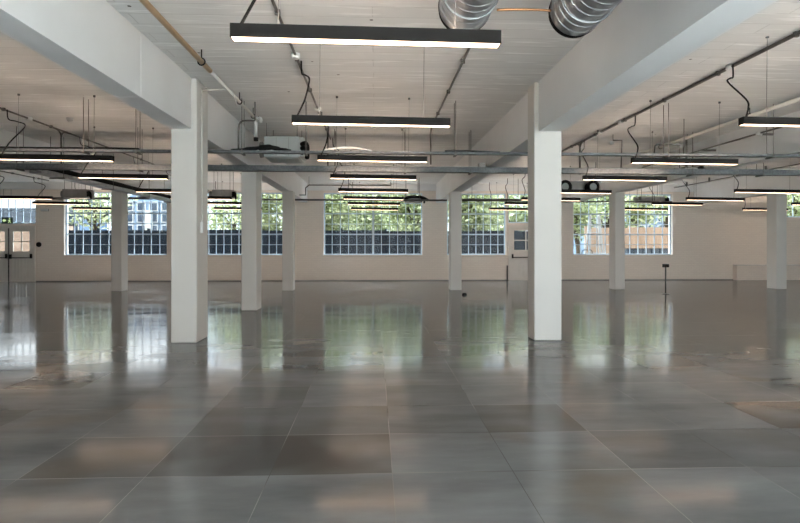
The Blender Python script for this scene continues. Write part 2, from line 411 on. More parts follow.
b = MB(); b.box(X0 - .3, X0, BY - .3, WY + .35, 0, CEIL); struct('wall_left', b, 'wall')
b = MB(); b.box(X1, X1 + .3, BY - .3, WY + .35, 0, CEIL); struct('wall_right', b, 'wall')
# shallow piers and a dark line at the foot of the far wall
for k, (a, c) in enumerate(((672.8, 712), (422.8, 446.5), (291.5, 323.2))):
    pass
b = MB()
for a, c in ((35.8, 510.5), (545.5, 900)):
    b.box(wx(a), min(wx(c), X1), WY - .012, WY, 0, .035)
struct('baseboard_back', b, 'unit_dark')

def window(n, x0, x1, z0, z1, y, cols, rows, mull=True, depth=.06, thick=(), glass='old_glass'):
    r = sroot('window_%d' % n, ((x0 + x1) / 2, y, z0))
    b = MB(); fw = .05
    b.box(x0, x0 + fw, y - depth / 2, y + depth / 2, z0, z1); b.box(x1 - fw, x1, y - depth / 2, y + depth / 2, z0, z1)
    b.box(x0 + fw, x1 - fw, y - depth / 2, y + depth / 2, z0, z0 + fw); b.box(x0 + fw, x1 - fw, y - depth / 2, y + depth / 2, z1 - fw, z1)
    b.build('window_frame', 'window_frame', r)
    b = MB()
    for i in range(1, cols):
        x = x0 + (x1 - x0) * i / cols
        w = .085 if (mull and 2 * i == cols) else .028
        b.box(x - w / 2, x + w / 2, y - .02, y + .02, z0 + fw, z1 - fw)
    for j in range(1, rows):
        z = z0 + (z1 - z0) * j / rows
        h = .055 if j in thick else .026
        b.box(x0 + fw, x1 - fw, y - .018, y + .018, z - h / 2, z + h / 2)
    b.build('glazing_bars', 'window_frame', r)
    b = MB(); b.box(x0 + .01, x1 - .01, y + .004, y + .010, z0 + .01, z1 - .01)
    b.build('glazing', glass, r)
    return r
for k, h in enumerate(holes[:5]):
    r = window(k + 1, h[0], h[1], h[2], h[3], WY + .16, 8 if k == 3 else 12, 6, k != 3, thick=(2, 4))
    b = MB(); b.box(h[0] + .005, h[1] - .005, WY - .03, WY + .12, ZS - .004, ZS + .004); b.build('window_sill', 'white_paint', r)
window(6, D1[0], D1[1], DZ, PZ(196.5, WY, 20), WY + .16, 7, 2, False)
window(7, D2[0], D2[1], D2T, ZT, WY + .16, 4, 3, False)
window(8, *W8, WY + .16, 6, 2, False)
for k, h in enumerate(bholes):
    window(9 + k, h[0], h[1], h[2], h[3], BY - .15, 6, 3, True, glass='glass')

# doors ----------------------------------------------------------
def door(n, x0, x1, ztop, split, leafs):
    r = sroot('door_%d' % n, ((x0 + x1) / 2, WY, 0))
    b = MB(); y = WY + .02
    b.box(x0, x0 + .09, y - .06, y + .1, 0, ztop); b.box(x1 - .09, x1, y - .06, y + .1, 0, ztop); b.box(x0 + .09, x1 - .09, y - .06, y + .1, ztop - .09, ztop)
    b.build('door_frame', 'door_paint', r)
    for (a, c) in leafs:
        zt = ztop - .091
        y0, y1 = y, y + .05
        ga, gc = a + .16, c - .16
        gz0, gz1 = zt - .95, zt - .13
        b = MB()
        b.box(a, ga, y0, y1, .002, zt); b.box(gc, c, y0, y1, .002, zt)
        b.box(ga, gc, y0, y1, gz1, zt); b.box(ga, gc, y0, y1, .93, gz0); b.box(ga, gc, y0, y1, .002, .12); b.box(ga, gc, y1 - .012, y1, .12, .93)
        nb = 5
        for i in range(nb):     # vertical boards of the lower panel
            xa = ga + (gc - ga) * i / nb; xb = ga + (gc - ga) * (i + 1) / nb
            b.box(xa + .004, xb - .004, y0 + .012, y1 - .01, .12, .93)
        lf = b.build('door_leaf', 'door_paint', r)
        b = MB()
        xm = (ga + gc) / 2; zm = (gz0 + gz1) / 2
        b.box(xm - .018, xm + .018, y0 + .01, y1 - .01, gz0, gz1); b.box(ga, gc, y0 + .01, y1 - .01, zm - .018, zm + .018)
        b.build('glazing_bars', 'door_paint', lf)
        b = MB(); b.box(ga, gc, y0 + .022, y0 + .028, gz0, gz1); b.build('glazing', 'glass', lf)
        b = MB(); zb = .98
        b.tube([(a + .09, y0 - .09, zb), (c - .06, y0 - .09, zb)], .018, 8)
        b.box(a + .06, a + .11, y0 - .11, y0, zb - .04, zb + .14); b.box(c - .09, c - .05, y0 - .11, y0, zb - .03, zb + .16)
        b.build('push_bar', 'black_metal', lf)
        if split and c < split:
            b = MB(); b.box(c - .03, c + .02, y0 - .012, y0 - .001, .002, zt); b.build('meeting_strip', 'dark_conduit', lf)
    return r
xm = wx(8.6)
DR1 = door(1, D1[0], D1[1], DZ - .10, xm, [(D1[0] + .091, xm - .003), (xm + .003, D1[1] - .091)])
DR2 = door(2, D2[0], D2[1], D2T - .10, None, [(D2[0] + .091, D2[1] - .091)])

# exit sign in front of the transom
c = P(7.3, 220.5, WY - .05)
t = thing('exit_sign', c, 'small green running-man exit sign above the double doors', 'sign')
b = MB(); b.box(c.x - .22, c.x + .22, c.y - .02, c.y + .02, c.z - .13, c.z + .13); b.build('panel', 'sign_panel', t)
b = MB(); y = c.y - .024
def q(pts): b.face([(c.x + px, y, c.z + pz) for px, pz in pts])
q([(-.19, .0), (-.10, .075), (-.10, .03), (-.03, .03), (-.03, -.03), (-.10, -.03), (-.10, -.075)])       # arrow
q([(.07, .02), (.13, .03), (.12, -.05), (.08, -.04)])
q([(.08, -.04), (.11, -.045), (.06, -.11), (.03, -.10)]); q([(.10, -.03), (.13, -.04), (.17, -.10), (.145, -.11)])
q([(.13, .03), (.14, .01), (.18, -.02), (.17, -.035)]); q([(.07, .02), (.08, 0), (.03, -.02), (.025, -.005)])
q([(.105 + .028 * math.cos(i * PI / 4), .07 + .028 * math.sin(i * PI / 4)) for i in range(8)])
b.build('pictogram', 'sign_green', t)
# wires carry it to the head of the transom
b = MB()
for dx in (-.15, .15): b.tube([(c.x + dx, c.y, c.z + .13), (c.x + dx, c.y, CEIL)], .006, 6)
b.build('suspension_rod', 'steel_wire', t)

# ------------------------------------------------------------------ columns and beams
def column(xa, xb, y_px, depth, ztop, label, Y=None):
    Yf = Y if Y else FL((xa + xb) / 2, y_px).y
    a, c = PX(xa, Yf), PX(xb, Yf)
    b = MB(); b.bbox(a, c, Yf, Yf + depth, 0, ztop, .018)
    og = Vector(((a + c) / 2, Yf + depth / 2, 0))
    bmesh.ops.translate(b.bm, verts=list(b.bm.verts), vec=-og)
    o = b.build('column', 'white_paint'); o.location = og; ORIG[o.name] = og
    tag(o, label, 'column', 'white square columns', 'thing')
    return o, a, c, Yf
cL1 = column(170.7, 196.8, 343, .60, CEIL - .003, 'large white column standing nearest the camera on the left, white conduit on its side')
cR1 = column(534.2, 561.8, 340.7, .40, CEIL - .003, 'large white square column standing nearest the camera on the right')
cL2 = column(241.2, 256.6, 310.7, .58, SOFF - .003, 'white column standing alone between the near left column and the far row')
Y3 = 19.3
far = [(111.0, 121.5, 'far white column in front of the left tall window, nearest the double doors'),
       (282.2, 293.0, 'far white column between the second and the middle window'),
       (450.5, 461.6, 'far white column right of the middle window, left of single door'),
       (615.0, 625.0, 'far white column in front of the window showing the timber fence'),
       (776.5, 786.8, 'far white column before the low boxed ledge on the right')]
cF = [column(a, c, 0, .50, SOFF - .003, lab, Y3) for a, c, lab in far]

def beam(x0, x1, extra=()):
    b = MB(); b.box(x0, x1, BY, WY, SOFF, CEIL)
    o = struct('beam', b, 'beam_paint')
    return o
bl0, bl1 = cL1[1], PX(191.0, cL1[3])
def split_beam(x0, x1, col, d, haunch=0):
    for y0, y1 in ((BY, col[3] - .002), (col[3] + d + .002, WY)):
        b = MB(); b.box(x0, x1, y0, y1, SOFF, CEIL - .001)
        if haunch:
            h0, h1 = max(y0, 7.15), min(y1, 10.6); b.box(x0 - .004, x1 + haunch, h0, h1, SOFF - .002, CEIL - .001)
        struct('beam', b, 'beam_paint')
br0, br1 = PX(538.8, cR1[3]), cR1[2]
split_beam(bl0, bl1, cL1, .60, .005)
split_beam(br0, br1, cR1, .40)
for k in (0, 3, 4):
    xc = (cF[k][1] + cF[k][2]) / 2
    beam(xc - .165, xc + .165)
# transverse edge beam along the head of the far wall
b = MB(); b.box(X0, X1, WY - .16, WY, PZ(190.5, WY - .16), CEIL); struct('beam', b, 'beam_paint')

# ------------------------------------------------------------------ pendant lights
LL = 1.88
def cord_mesh(dx):
    # from the ceiling conduit down to the left end of the lamp
    e = CEIL - 3.0 - .05; m = dx + (-.80 - dx) * .55
    b = MB(); b.tube(smooth_path([(-.88, 0, .05), (-.83, .03, .17), (-.80, .12, .30), (-.80, .50, .62), (m, .72, .74), (dx + (-.8 - dx) * .12, .92, .82), (dx, 1.0, e)], 5), .011, 6)
    return b
def make_pendant():
    t = thing('pendant_light', (0, 0, 0), 'x', 'pendant light', 'black linear pendant lamps')
    b = MB()
    h = LL / 2; z0, z1 = -.047, .047; w = .055; zr = z1
    b.box(-h, h, -w, -w + .006, z0, zr); b.box(-h, h, w - .006, w, z0, zr)
    b.box(-h, -h + .006, -w + .006, w - .006, z0, z1); b.box(h - .006, h, -w + .006, w - .006, z0, z1)
    b.box(-h + .006, h - .006, -w + .006, w - .006, -.02, -.01)
    b.build('housing', 'black_metal', t)
    b = MB(); b.box(-h + .008, h - .008, -w + .012, w - .012, z0 + .001, z0 + .012); b.build('diffuser', 'led_face', t)
    b = MB(); b.box(-h + .02, h - .02, -w + .008, w - .008, .024, .034); b.build('uplight_lens', 'led_up', t)
    for sx in (-.62, .62):
        b = MB(); b.tube([(sx, 0, .034), (sx, 0, CEIL - 3.0)], .0028, 6); b.tube([(sx, 0, CEIL - 3.03), (sx, 0, CEIL - 3.0)], .02, 8)
        b.build('suspension_wire', 'steel_wire', t)
    cord_mesh(-.95).build('power_cord', 'black_rubber', t)
    return t
proto = make_pendant()
YS = [4.11, 6.98, 10.05, 12.8, 15.75, 18.3, 20.9, 23.3]
H2 = LL / 2
def mid(px, Y): return PX(px, Y)
def lft(px, Y): return PX(px, Y) + H2
def rgt(px, Y): return PX(px, Y) - H2
ORD = ['first', 'second', 'third', 'fourth', 'fifth', 'sixth', 'seventh', 'eighth']
ROWS = [('row over the middle aisle', [(0, mid, 367, 36), (1, mid, 371.5, 121.3), (2, mid, 372.5, 158.7), (3, mid, 373.5, 177), (4, mid, 373.3, 190.3), (5, mid, 373.5, 198), (6, mid, 374, 203.6), (7, mid, 374.7, 208.8)]),
        ('first row right of the middle aisle', [(1, lft, 741, 122.7), (2, lft, 632, 161.2), (3, rgt, 666, 178.3), (4, rgt, 611, 191.4), (5, rgt, 580, 199), (6, lft, 504.5, 203.5), (7, lft, 488.5, 209)]),
        ('second row right of the middle aisle', [(4, lft, 735, 191.2), (5, lft, 686.5, 199), (6, lft, 652, 203.7), (7, rgt, 667, 208.9)]),
        ('third row right of the middle aisle', [(6, lft, 792, 204), (7, lft, 743, 209.2)]),
        ('first row left of the middle aisle', [(2, rgt, 113, 157.7), (3, lft, 78.5, 176.4), (4, lft, 136, 190.8), (5, lft, 170, 197.6), (6, lft, 196, 203), (7, lft, 214, 208.4)]),
        ('second row left of the middle aisle', [(5, rgt, 52, 197.4), (6, rgt, 88, 203), (7, lft, 73, 208.3)])]
CORDS = {}
b = MB(); b.tube(smooth_path([(-.88, 0, .05), (-.83, .03, .17), (-.82, .05, .30), (-.84, .05, .62), (-.9, .05, .8), (-.9, .05, CEIL - 3.0)], 5), .011, 6)
_o = b.build('power_cord', 'black_rubber'); CORDS['end'] = _o.data; bpy.data.objects.remove(_o)
first = True
for ph, ls in ROWS:
    for k, (i, fn, px, py) in enumerate(ls):
        o = proto if first else copy_tree(proto); first = False
        X = fn(px, YS[i])
        xp = 400 + F * (X * cs - YS[i] * sn) / (YS[i] * cs + X * sn)
        o.location = (X, YS[i], P(xp, py, YS[i]).z)
        n = 'nearest the camera' if k == 0 else ('nearest the far wall' if k == len(ls) - 1 else ORD[k] + ' from the camera')
        o['label'] = 'black pendant lamp %s in the %s' % (n, ph)
        o['group'] = 'pendant lamps of the ' + ph
        dx = {'row over the middle aisle': -.97, 'first row right of the middle aisle': -.52, 'second row right of the middle aisle': -.55, 'third row right of the middle aisle': -.9,
              'first row left of the middle aisle': -1.42, 'second row left of the middle aisle': -1.5}[ph]
        if i == 7: dx = -.88
        key = ph
        if ph == 'first row right of the middle aisle': dx, key = 5.0 - X, ph + str(i)
        if key not in CORDS: _o = cord_mesh(dx).build('power_cord', 'black_rubber'); CORDS[key] = _o.data; bpy.data.objects.remove(_o)
        for ch in o.children:
            if ch.name.startswith('power_cord') and i < 7: ch.data = CORDS[key]
            elif ch.name.startswith('power_cord'): ch.data = CORDS['end']
        if i == 0: o.rotation_euler = (0, .011, 0)

# the rows run on behind the camera
for X, ys in ((-.05, (1.25,)), (5.45, (4.11,)), (-5.45, (6.98, 4.11)), (10.9, (9.9, 6.98)), (-11.1, (12.8, 9.9))):
    for y in ys:
        o = copy_tree(proto); o.location = (X, y, 3.015)
        o['label'] = 'black pendant lamp behind or beside the camera, out of the picture'; o['group'] = 'pendant lamps behind the camera'

# ------------------------------------------------------------------ spiral ducts
def duct(xc, yc, label, twist):
    c = P(xc, yc, 5.6); R = .25
    zc = min(c.z, CEIL - R - .03)
    t = thing('spiral_duct', (c.x, 5.6, zc), label, 'air duct', 'galvanised spiral ducts')
    b = MB(); y0 = -5.5
    seg = 40
    b.tube([(c.x, 5.56, zc), (c.x, y0, zc)], R, seg, cap=False)
    # the raised seam winds round the tube
    turns = int((5.5 - y0) / .13); n = turns * 28
    pts = [(c.x + R * math.sin(2 * PI * k / 28), 5.52 - .13 * k / 28, zc + R * math.cos(2 * PI * k / 28)) for k in range(n)]
    b.tube(pts, .0042, 6)
    b.build('spiral_tube', 'galvanised', t)
    b = MB(); b.tube([(c.x, 5.64, zc), (c.x, 5.57, zc), (c.x, 5.565, zc), (c.x, 5.55, zc)], [R - .008, R - .008, R + .004, R + .004], seg, cap=False)
    b.tube([(c.x, 5.52, zc), (c.x, 5.64, zc)], [R - .02, R - .02], seg, cap=False)
    b.build('end_collar', 'black_rubber', t)
    b = MB(); b.tube([(c.x, 5.60, zc), (c.x, 5.61, zc)], R - .022, seg); b.build('end_baffle', 'black_metal', t)
    for yy in (5.2, 2.2, -1.0):
        b = MB(); b.tube([(c.x + R * math.sin(a) * 1.03, yy, zc + R * math.cos(a) * 1.03) for a in [2 * PI * i / 28 for i in range(29)]], .008, 6)
        b.tube([(c.x, yy, zc + R), (c.x, yy, CEIL)], .006, 6)
        b.build('hanger_band', 'galvanised', t)
    return t
duct(464, 4, 'shiny galvanised spiral duct above the nearest lamp, the duct nearer the middle', 0)
duct(574, 12, 'grey galvanised spiral duct with black open end beside the right beam', 1)
a, c = P(499, 10, 5.5), P(549, 10.5, 5.5)
b = MB(); b.tube(smooth_path([a + Vector((-.02, 0, 0)), (a + c) / 2 + Vector((0, 0, .008)), c + Vector((.02, 0, 0))]), .012, 8)
og = b.build('copper_pipe', 'copper'); tag(og, 'thin copper pipe running across between the two spiral ducts', 'pipe')

# ------------------------------------------------------------------ conduits and pipes along the ceiling
def conduit(X, z, y0, y1, label, r=.018, boxes=(), mat='dark_conduit', clips=True, drops=()):
    t = thing('conduit', (X, y0, z), label, 'conduit', 'ceiling conduits')
    b = MB(); b.tube([(X, y0, z), (X, y1, z)], r, 8); b.build('conduit_run', mat, t)
    if clips:
        b = MB(); y = y0 + .8
        while y < y1:
            b.box(X - .028, X + .028, y - .02, y + .02, z - r - .008, CEIL - .002); y += 1.6
            b.build('clip', mat, t); b = MB()
    for y in boxes:
        b = MB(); b.tube([(X, y, z + .027), (X, y, z - .03), (X, y, z - .045)], [.06, .06, .045], 16); b.build('junction_box', 'white_plastic', t)
    for (y, zb) in drops:
        b = MB(); b.tube(smooth_path([(X, y - .35, z - .005), (X, y - .12, z - .02), (X, y, z - .14), (X, y, z - .5), (X, y, zb)], 5), r, 8)
        if y1 > y: b.tube(smooth_path([(X, y + .35, z - .005), (X, y + .12, z - .02), (X, y + .0, z - .14), (X, y, z - .5)], 5), r, 8)
        b.build('drop_pipe', mat, t)
    return t
zc = CEIL - .03
conduit(-1.06, zc, -4, 14, 'dark ceiling conduit with white boxes, left of the middle lamp row', boxes=(7.85, 10.9), drops=((13.2, 3.25),))
conduit(1.21, zc, -4, 12.3, 'dark ceiling conduit between the two spiral ducts, right of the middle lamps', drops=((12.65, 3.25),))
conduit(5.05, zc, -2, 16.5, 'dark ceiling conduit with white boxes just right of the right beam', r=.026, boxes=(8.1, 11.8, 12.9), drops=((14.2, 3.24),))
conduit(-6.92, zc, 4, 19.5, 'dark ceiling conduit branching down to the cable tray in the left bay', boxes=(12.0,), drops=((13.2, 3.24),))
conduit(-12.8, zc, 14, 23.5, 'dark ceiling conduit farthest left, near the double doors', boxes=(22.6,))
conduit(12.65, 3.92, 16, 24.2, 'dark ceiling conduit farthest right, curving above the far lamps', boxes=(20.0,))
conduit(7.70, 3.74, 8.5, 16.5, 'dark conduit with a branch along the side of the far right beam', boxes=(11.4,), clips=False)
t = bpy.data.objects['conduit.006']
b = MB()
for y in (9.5, 11.5, 13.5, 15.5): b.box(7.70, (cF[3][1] + cF[3][2]) / 2 - .167, y - .02, y + .02, 3.72, 3.76)
b.build('bracket', 'dark_conduit', t)

# ochre pipe and its pale continuation beside the left beam
pz = 3.90
def hang_pipe(name, X, y0, y1, mat, label, r, hy):
    t = thing(name, (X, y0, pz), label, 'pipe')
    b = MB(); b.tube([(X, y0, pz), (X, y1, pz)], r, 12); b.build('pipe_run', mat, t)
    for y in hy:
        b = MB(); b.tube([(X, y, pz + r), (X, y, CEIL)], .008, 6)
        b.tube([(X + (r + .012) * math.sin(a), y, pz + (r + .012) * math.cos(a)) for a in [2 * PI * i / 12 for i in range(13)]], .010, 6)
        b.build('pipe_hanger', 'black_metal', t)
    return t
xo = -2.27
hang_pipe('ochre_pipe', xo, -4, 8.15, 'ochre_paint', 'yellow ochre painted pipe along the ceiling beside the left beam', .034, (3.5, 5.6, 7.75))
hang_pipe('white_pipe', xo, 8.2, 11.4, 'white_paint', 'pale pipe continuing the yellow pipe toward the fan coil unit', .026, (9.9, 11.0))
hang_pipe('cream_pipe', 6.98, 6.0, 15.2, 'white_paint', 'cream ceiling pipe on hooks in the bay right of the right beam', .038, (8.6, 10.6, 14.0))

# white conduit with switch box on the inner side of the near left column
xs = cL1[2]; Ym = cL1[3] + .22
t = thing('wall_conduit', (xs + .02, Ym, 1.7), 'white conduit running down to a switch box on the near left column', 'conduit')
b = MB(); zt = PZ(90, Ym, 202)
b.tube([(xs + .014, Ym, PZ(224, Ym, 200)), (xs + .014, Ym, zt)], .013, 8); b.build('conduit_run', 'white_paint', t)
b = MB(); b.bbox(xs, xs + .04, Ym - .05, Ym + .05, PZ(233, Ym, 201), PZ(222, Ym, 201), .006); b.build('switch_box', 'white_plastic', t)
b = MB(); b.tube([(xs + .014, Ym, zt), (xo - .05, Ym, zt + .01)], .012, 8); b.tube(smooth_path([(xo - .06, Ym, zt + .01), (xo + .02, Ym, zt), (xo + .05, Ym + .05, zt - .12), (xo + .02, Ym + .3, zt - .18)]), .009, 6)
b.build('branch_pipe', 'white_paint', t)

# ------------------------------------------------------------------ cable trays
def tray(p0, p1, w, h, label, rods, mat='tray_steel', cables=None):
    p0, p1 = Vector(p0), Vector(p1)
    t = thing('cable_tray', p0, label, 'cable tray', 'suspended cable trays')
    d = (p1 - p0).normalized(); r = d.cross(Vector((0, 0, 1))).normalized()
    b = MB()
    off = Vector((0, 0, -h / 2))
    b.bar(p0 + off, p1 + off, w, .006)
    for s in (-1, 1): b.bar(p0 + r * s * w / 2, p1 + r * s * w / 2, .006, h)
    for s in (-1, 1): b.bar(p0 + r * s * (w / 2 - .012) + Vector((0, 0, h / 2)), p1 + r * s * (w / 2 - .012) + Vector((0, 0, h / 2)), .025, .005)
    b.build('tray_channel', mat, t)
    for f in rods:
        p = p0.lerp(p1, f)
        b = MB()
        for s in (-1, 1): b.tube([p + r * s * (w / 2 + .02) + Vector((0, 0, -h / 2 - .02)), Vector((p.x + r.x * s * (w / 2 + .02), p.y + r.y * s * (w / 2 + .02), CEIL))], .006, 6)
        b.bar(p - r * (w / 2 + .04) + Vector((0, 0, -h / 2 - .02)), p + r * (w / 2 + .04) + Vector((0, 0, -h / 2 - .02)), .04, .025)
        b.build('hanger_rod', 'dark_conduit', t)
    return t
YU, YLo = 10.4, 13.05
zu0, zu1 = P(0, 149.8, YU), P(800, 156.6, YU)
pu0 = P(-250, 149.8 - 1.5, YU); pu1 = P(1080, 156.6 + 1.5, YU)
def U(x): return P(x, 149.8 + 6.8 * x / 800, YU)
tray(pu0, pu1, .14, .036, 'narrow upper cable tray crossing the room just behind the near columns',
     [(U(x).x - pu0.x) / (pu1.x - pu0.x) for x in (86, 138, 243, 306, 455, 666, 770)])
pl0 = P(-200, 166.2 - 1.5, YLo); pl1 = P(1000, 173 + 1.5, YLo)
def V(x): return P(x, 166.2 + 6.8 * x / 800, YLo)
tray(pl0, pl1, .2, .115, 'wide lower grey cable tray crossing the room in front of middle column',
     [(V(x).x - pl0.x) / (pl1.x - pl0.x) for x in (20, 140, 335, 405, 470, 690, 760)])
# branch tray running away in the left bay
zb = PZ(176.5, 15.2, 65) - .0
a = Vector((-7.5, 13.25, 3.14)); c = Vector((-7.5, 22.0, 3.12))
tray(a, c, .26, .09, 'grey branch cable tray running from the lower tray toward the left windows', (.1, .4, .7, .95), 'galvanised')
def cable(name, pts, r, label, cat='cable', mat='black_rubber', n=6, group=None):
    b = MB(); b.tube(smooth_path(pts, n), r, 8); o = b.build(name, mat); return tag(o, label, cat, group)
cable('black_cable', [(-7.5, 13.45, 3.272), (-7.46, 14.2, 3.266), (-7.5, 15.5, 3.264), (-7.46, 17.0, 3.262), (-7.50, 18.5, 3.258), (-7.46, 20.0, 3.254), (-7.48, 21.0, 3.252), (-7.5, 21.9, 3.25)], .065,
      'thick black cable lying along the branch tray in the left bay', group=None)
# black cables on the upper tray
cable('black_cable', [U(-150) + Vector((0, 0, .035)), U(40) + Vector((0, .02, .035)), U(100) + Vector((0, 0, .035)), U(139) + Vector((0, 0, .025))], .026, 'black cable lying on the upper tray left of the near left column')
cable('black_cable', [U(231) + Vector((0, 0, .03)), U(250) + Vector((0, -.01, .055)), U(262) + Vector((0, .0, .075)), U(270) + Vector((0, 0, .085)), U(280) + Vector((0, .01, .055)), U(291) + Vector((0, 0, .03))], [.02] * 5 + [.035] * 6 + [.05] * 8 + [.04] * 5 + [.03] * 4 + [.02] * 3,
      'heap of black cable on the upper tray in front of the fan coil unit')
cable('black_cable', [U(445) + Vector((0, 0, .04)), U(465) + Vector((0, 0, .045)), U(480) + Vector((0, .01, .04)), U(500) + Vector((0, 0, .03))], .018, 'short black cable on upper tray left of the near right column')
cable('white_cable', [U(322) + Vector((0, 0, .03)), U(338) + Vector((0, .01, .085)), U(355) + Vector((0, 0, .09)), U(372) + Vector((0, 0, .03))], .02, 'pale cable arching over the upper tray above the third middle lamp', mat='white_plastic')
p = V(482)
b = MB(); b.bbox(p.x - .085, p.x + .085, YLo - .07, YLo + .07, p.z + .05, p.z + .15, .008); o = b.build('junction_box', 'unit_dark'); tag(o, 'small dark box sitting on lower cable tray left of near right column', 'box')

# pipe along the far wall, in front of the windows
for (xa, xb, y, lab, rr) in ((-20, 110, 198.0, 'dark pipe crossing the head of the left window', .045), (128, 196, 198.3, 'dark pipe behind the near left column, across the left window head', .045),
                         (262, 447, 199.6, 'thin dark pipe crossing in front of the middle window', .035), (462, 528, 200.0, 'thick dark pipe crossing the window beside the single door', .055), (540, 672, 201.4, 'thin pipe crossing the head of the timber fence window', .03)):
    Yp = 21.95 if xa == 540 else 22.3
    a, c = P(xa, y, Yp), P(xb, y + (xb - xa) * .004, Yp)
    t = thing('dark_pipe', a, lab, 'pipe', 'dark pipes along the far windows')
    b = MB(); b.tube([a, c], rr, 8); b.build('pipe_run', 'dark_conduit', t)
    for f in (.15, .85):
        p = a.lerp(c, f); b = MB(); b.tube([p, (p.x, p.y, CEIL)], .010, 6); b.build('pipe_hanger', 'dark_conduit', t)
# stepped thin pipe at the far wall above the middle window
a = [P(x, y, 21.9) for x, y in ((297, 195), (305.5, 195), (305.5, 188), (309, 185), (340, 185.2), (391, 185.2))]
t = thing('stepped_pipe', a[0], 'thin stepped pipe high on the wall left of the middle window', 'pipe')
b = MB(); b.tube(a, .022, 8); b.build('pipe_run', 'dark_conduit', t)
b = MB()
for p in (a[0], a[3], a[5]): b.tube([p, (p.x, p.y, CEIL)], .01, 6)
b.build('pipe_hanger', 'dark_conduit', t)
# pipe loop above the upper tray near the fan coil unit
a = [P(x, y, 10.55) for x, y in ((238.5, 150), (238.8, 128), (241, 122), (246, 120.5), (255, 120.5))]
t = thing('bent_pipe', a[0], 'dark bent pipe rising from the upper tray left of the fan coil unit', 'pipe')
b = MB(); b.tube(smooth_path(a, 4), .016, 8); b.build('pipe_run', 'dark_conduit', t)
b = MB(); b.tube([a[-1], (a[-1].x, a[-1].y, CEIL)], .012, 6); b.build('drop_pipe', 'dark_conduit', t)
Yv = 11.7
a = [P(x, y, Yv) for x, y in ((256, 138), (256, 121), (256.6, 118.5), (260.5, 118.2), (260.8, 122))]
t = thing('white_drain_pipe', a[0], 'short white vertical pipe bent over beside the fan coil unit', 'pipe')
b = MB(); b.tube(a[:3] + [P(260, 118.2, Yv), P(260.8, 119, Yv), P(260.8, 123, Yv)], .032, 10); b.build('pipe_run', 'white_plastic', t)
b = MB(); b.tube([P(258.5, 118, Yv), (P(258.5, 118, Yv).x, Yv, CEIL)], .01, 6); b.build('pipe_hanger', 'dark_conduit', t)
b = MB(); b.tube([P(256, 141, Yv), P(256, 137.5, Yv)], .045, 10); b.build('end_cap', 'black_rubber', t)

# tray drops with thin pipes in the right bay
def drop(name, pts, Y, r, label, mat='dark_conduit', up=True):
    a = [P(x, y, Y) for x, y in pts]
    t = thing(name, a[0], label, 'pipe')
    b = MB(); b.tube(a, r, 8); b.build('pipe_run', mat, t)
    if up:
        b = MB()
        for i in (0, -1):
            if a[i].z > 3.5 or i == -1: b.tube([a[i], (a[i].x, a[i].y, CEIL)], .008, 6)
        b.build('pipe_hanger', mat, t)
    return t
drop('detector_drop', [(621, 169.5), (622, 140.5), (613, 140.3)], 13.3, .016, 'thin pipe rising from lower tray to a round detector, right of right column')
drop('pipe_loop', [(654, 154), (655, 146), (657, 144.3), (670, 144.3), (683, 144.3), (684, 155)], 11.6, .016, 'thin looped pipe above the upper tray in the right bay')

# detectors on the ceiling
def detector(x, y, label, r=.07):
    d = (CEIL - CZ - .03) * F / (HZ - y)
    p = P(x, y, d)
    t = thing('smoke_detector', (p.x, d, CEIL), label, 'smoke detector', 'white ceiling detectors')
    b = MB(); b.tube([(p.x, d, CEIL), (p.x, d, CEIL - .03)], r, 18); b.build('base', 'white_plastic', t)
    b = MB(); b.tube([(p.x, d, CEIL - .03), (p.x, d, CEIL - .055), (p.x, d, CEIL - .08)], [r * .85, r * .8, r * .45], 18); b.build('sensor_head', 'white_plastic', t)
detector(70, 122.5, 'white round detector on the left bay ceiling beside a thin conduit')
detector(611.5, 141.5, 'white round detector on the right bay ceiling near the right column')
detector(374, 126.5, 'white round detector on the middle bay ceiling behind the second lamp')

# ------------------------------------------------------------------ fan coil units
def fcu(x0, x1, ytop, ybot, Y, depth, label, mat, near=False):
    a, c = P(x0, ytop, Y), P(x1, ybot, Y)
    t = thing('fan_coil_unit', ((a.x + c.x) / 2, Y + depth / 2, c.z), label, 'air unit', 'suspended fan coil units')
    b = MB(); b.bbox(a.x, c.x, Y, Y + depth, c.z, a.z, .012); b.build('casing', mat, t)
    w = c.x - a.x; h = a.z - c.z
    b = MB(); b.box(c.x, c.x + .09, Y + .05, Y + depth * .7, c.z + .04 * h, c.z + h * .97); b.build('control_box', mat, t)
    b = MB()
    for k in range(3):
        zz = c.z + h * (.2 + .2 * k)
        rp_ = .048 if near else .03
        b.tube(smooth_path([(c.x + .05, Y + .0, zz), (c.x + .13, Y - .06, zz + .02), (c.x + .17, Y - .03, zz - .05), (c.x + .16, Y + .02, c.z - .02)]), rp_, 8)
    b.build('pipework', 'black_rubber', t)
    b = MB(); b.tube([(a.x - .10, Y + depth / 2, c.z + h * .5), (a.x + .02, Y + depth / 2, c.z + h * .5)], h * .36, 20)
    b.tube([(a.x - .16, Y + depth / 2, c.z + h * .5), (a.x - .10, Y + depth / 2, c.z + h * .5)], h * .40, 20); b.build('duct_spigot', 'unit_dark', t)
    for xx in (a.x + .05, c.x - .05):
        for yy in (Y + .06, Y + depth - .06):
            b = MB(); b.tube([(xx, yy, a.z - .03), (xx, yy, CEIL)], .007, 6); b.build('hanger_rod', 'dark_conduit', t)
    if near:
        b = MB(); b.box(a.x + .04, c.x - .04, Y + .12, Y + depth - .05, c.z - .012, c.z); b.build('access_panel', 'unit_grey', t)
        b = MB()
        for xx in (a.x + w * .35, a.x + w * .7): b.box(xx - .004, xx + .004, Y - .004, Y, c.z + .02, a.z - .02)
        b.build('seam', 'unit_dark', t)
    return t
fcu(263.8, 299.2, 136, 157, 12.3, .9, 'pale grey fan coil unit hung above the upper tray in the middle bay', 'unit_grey', True)
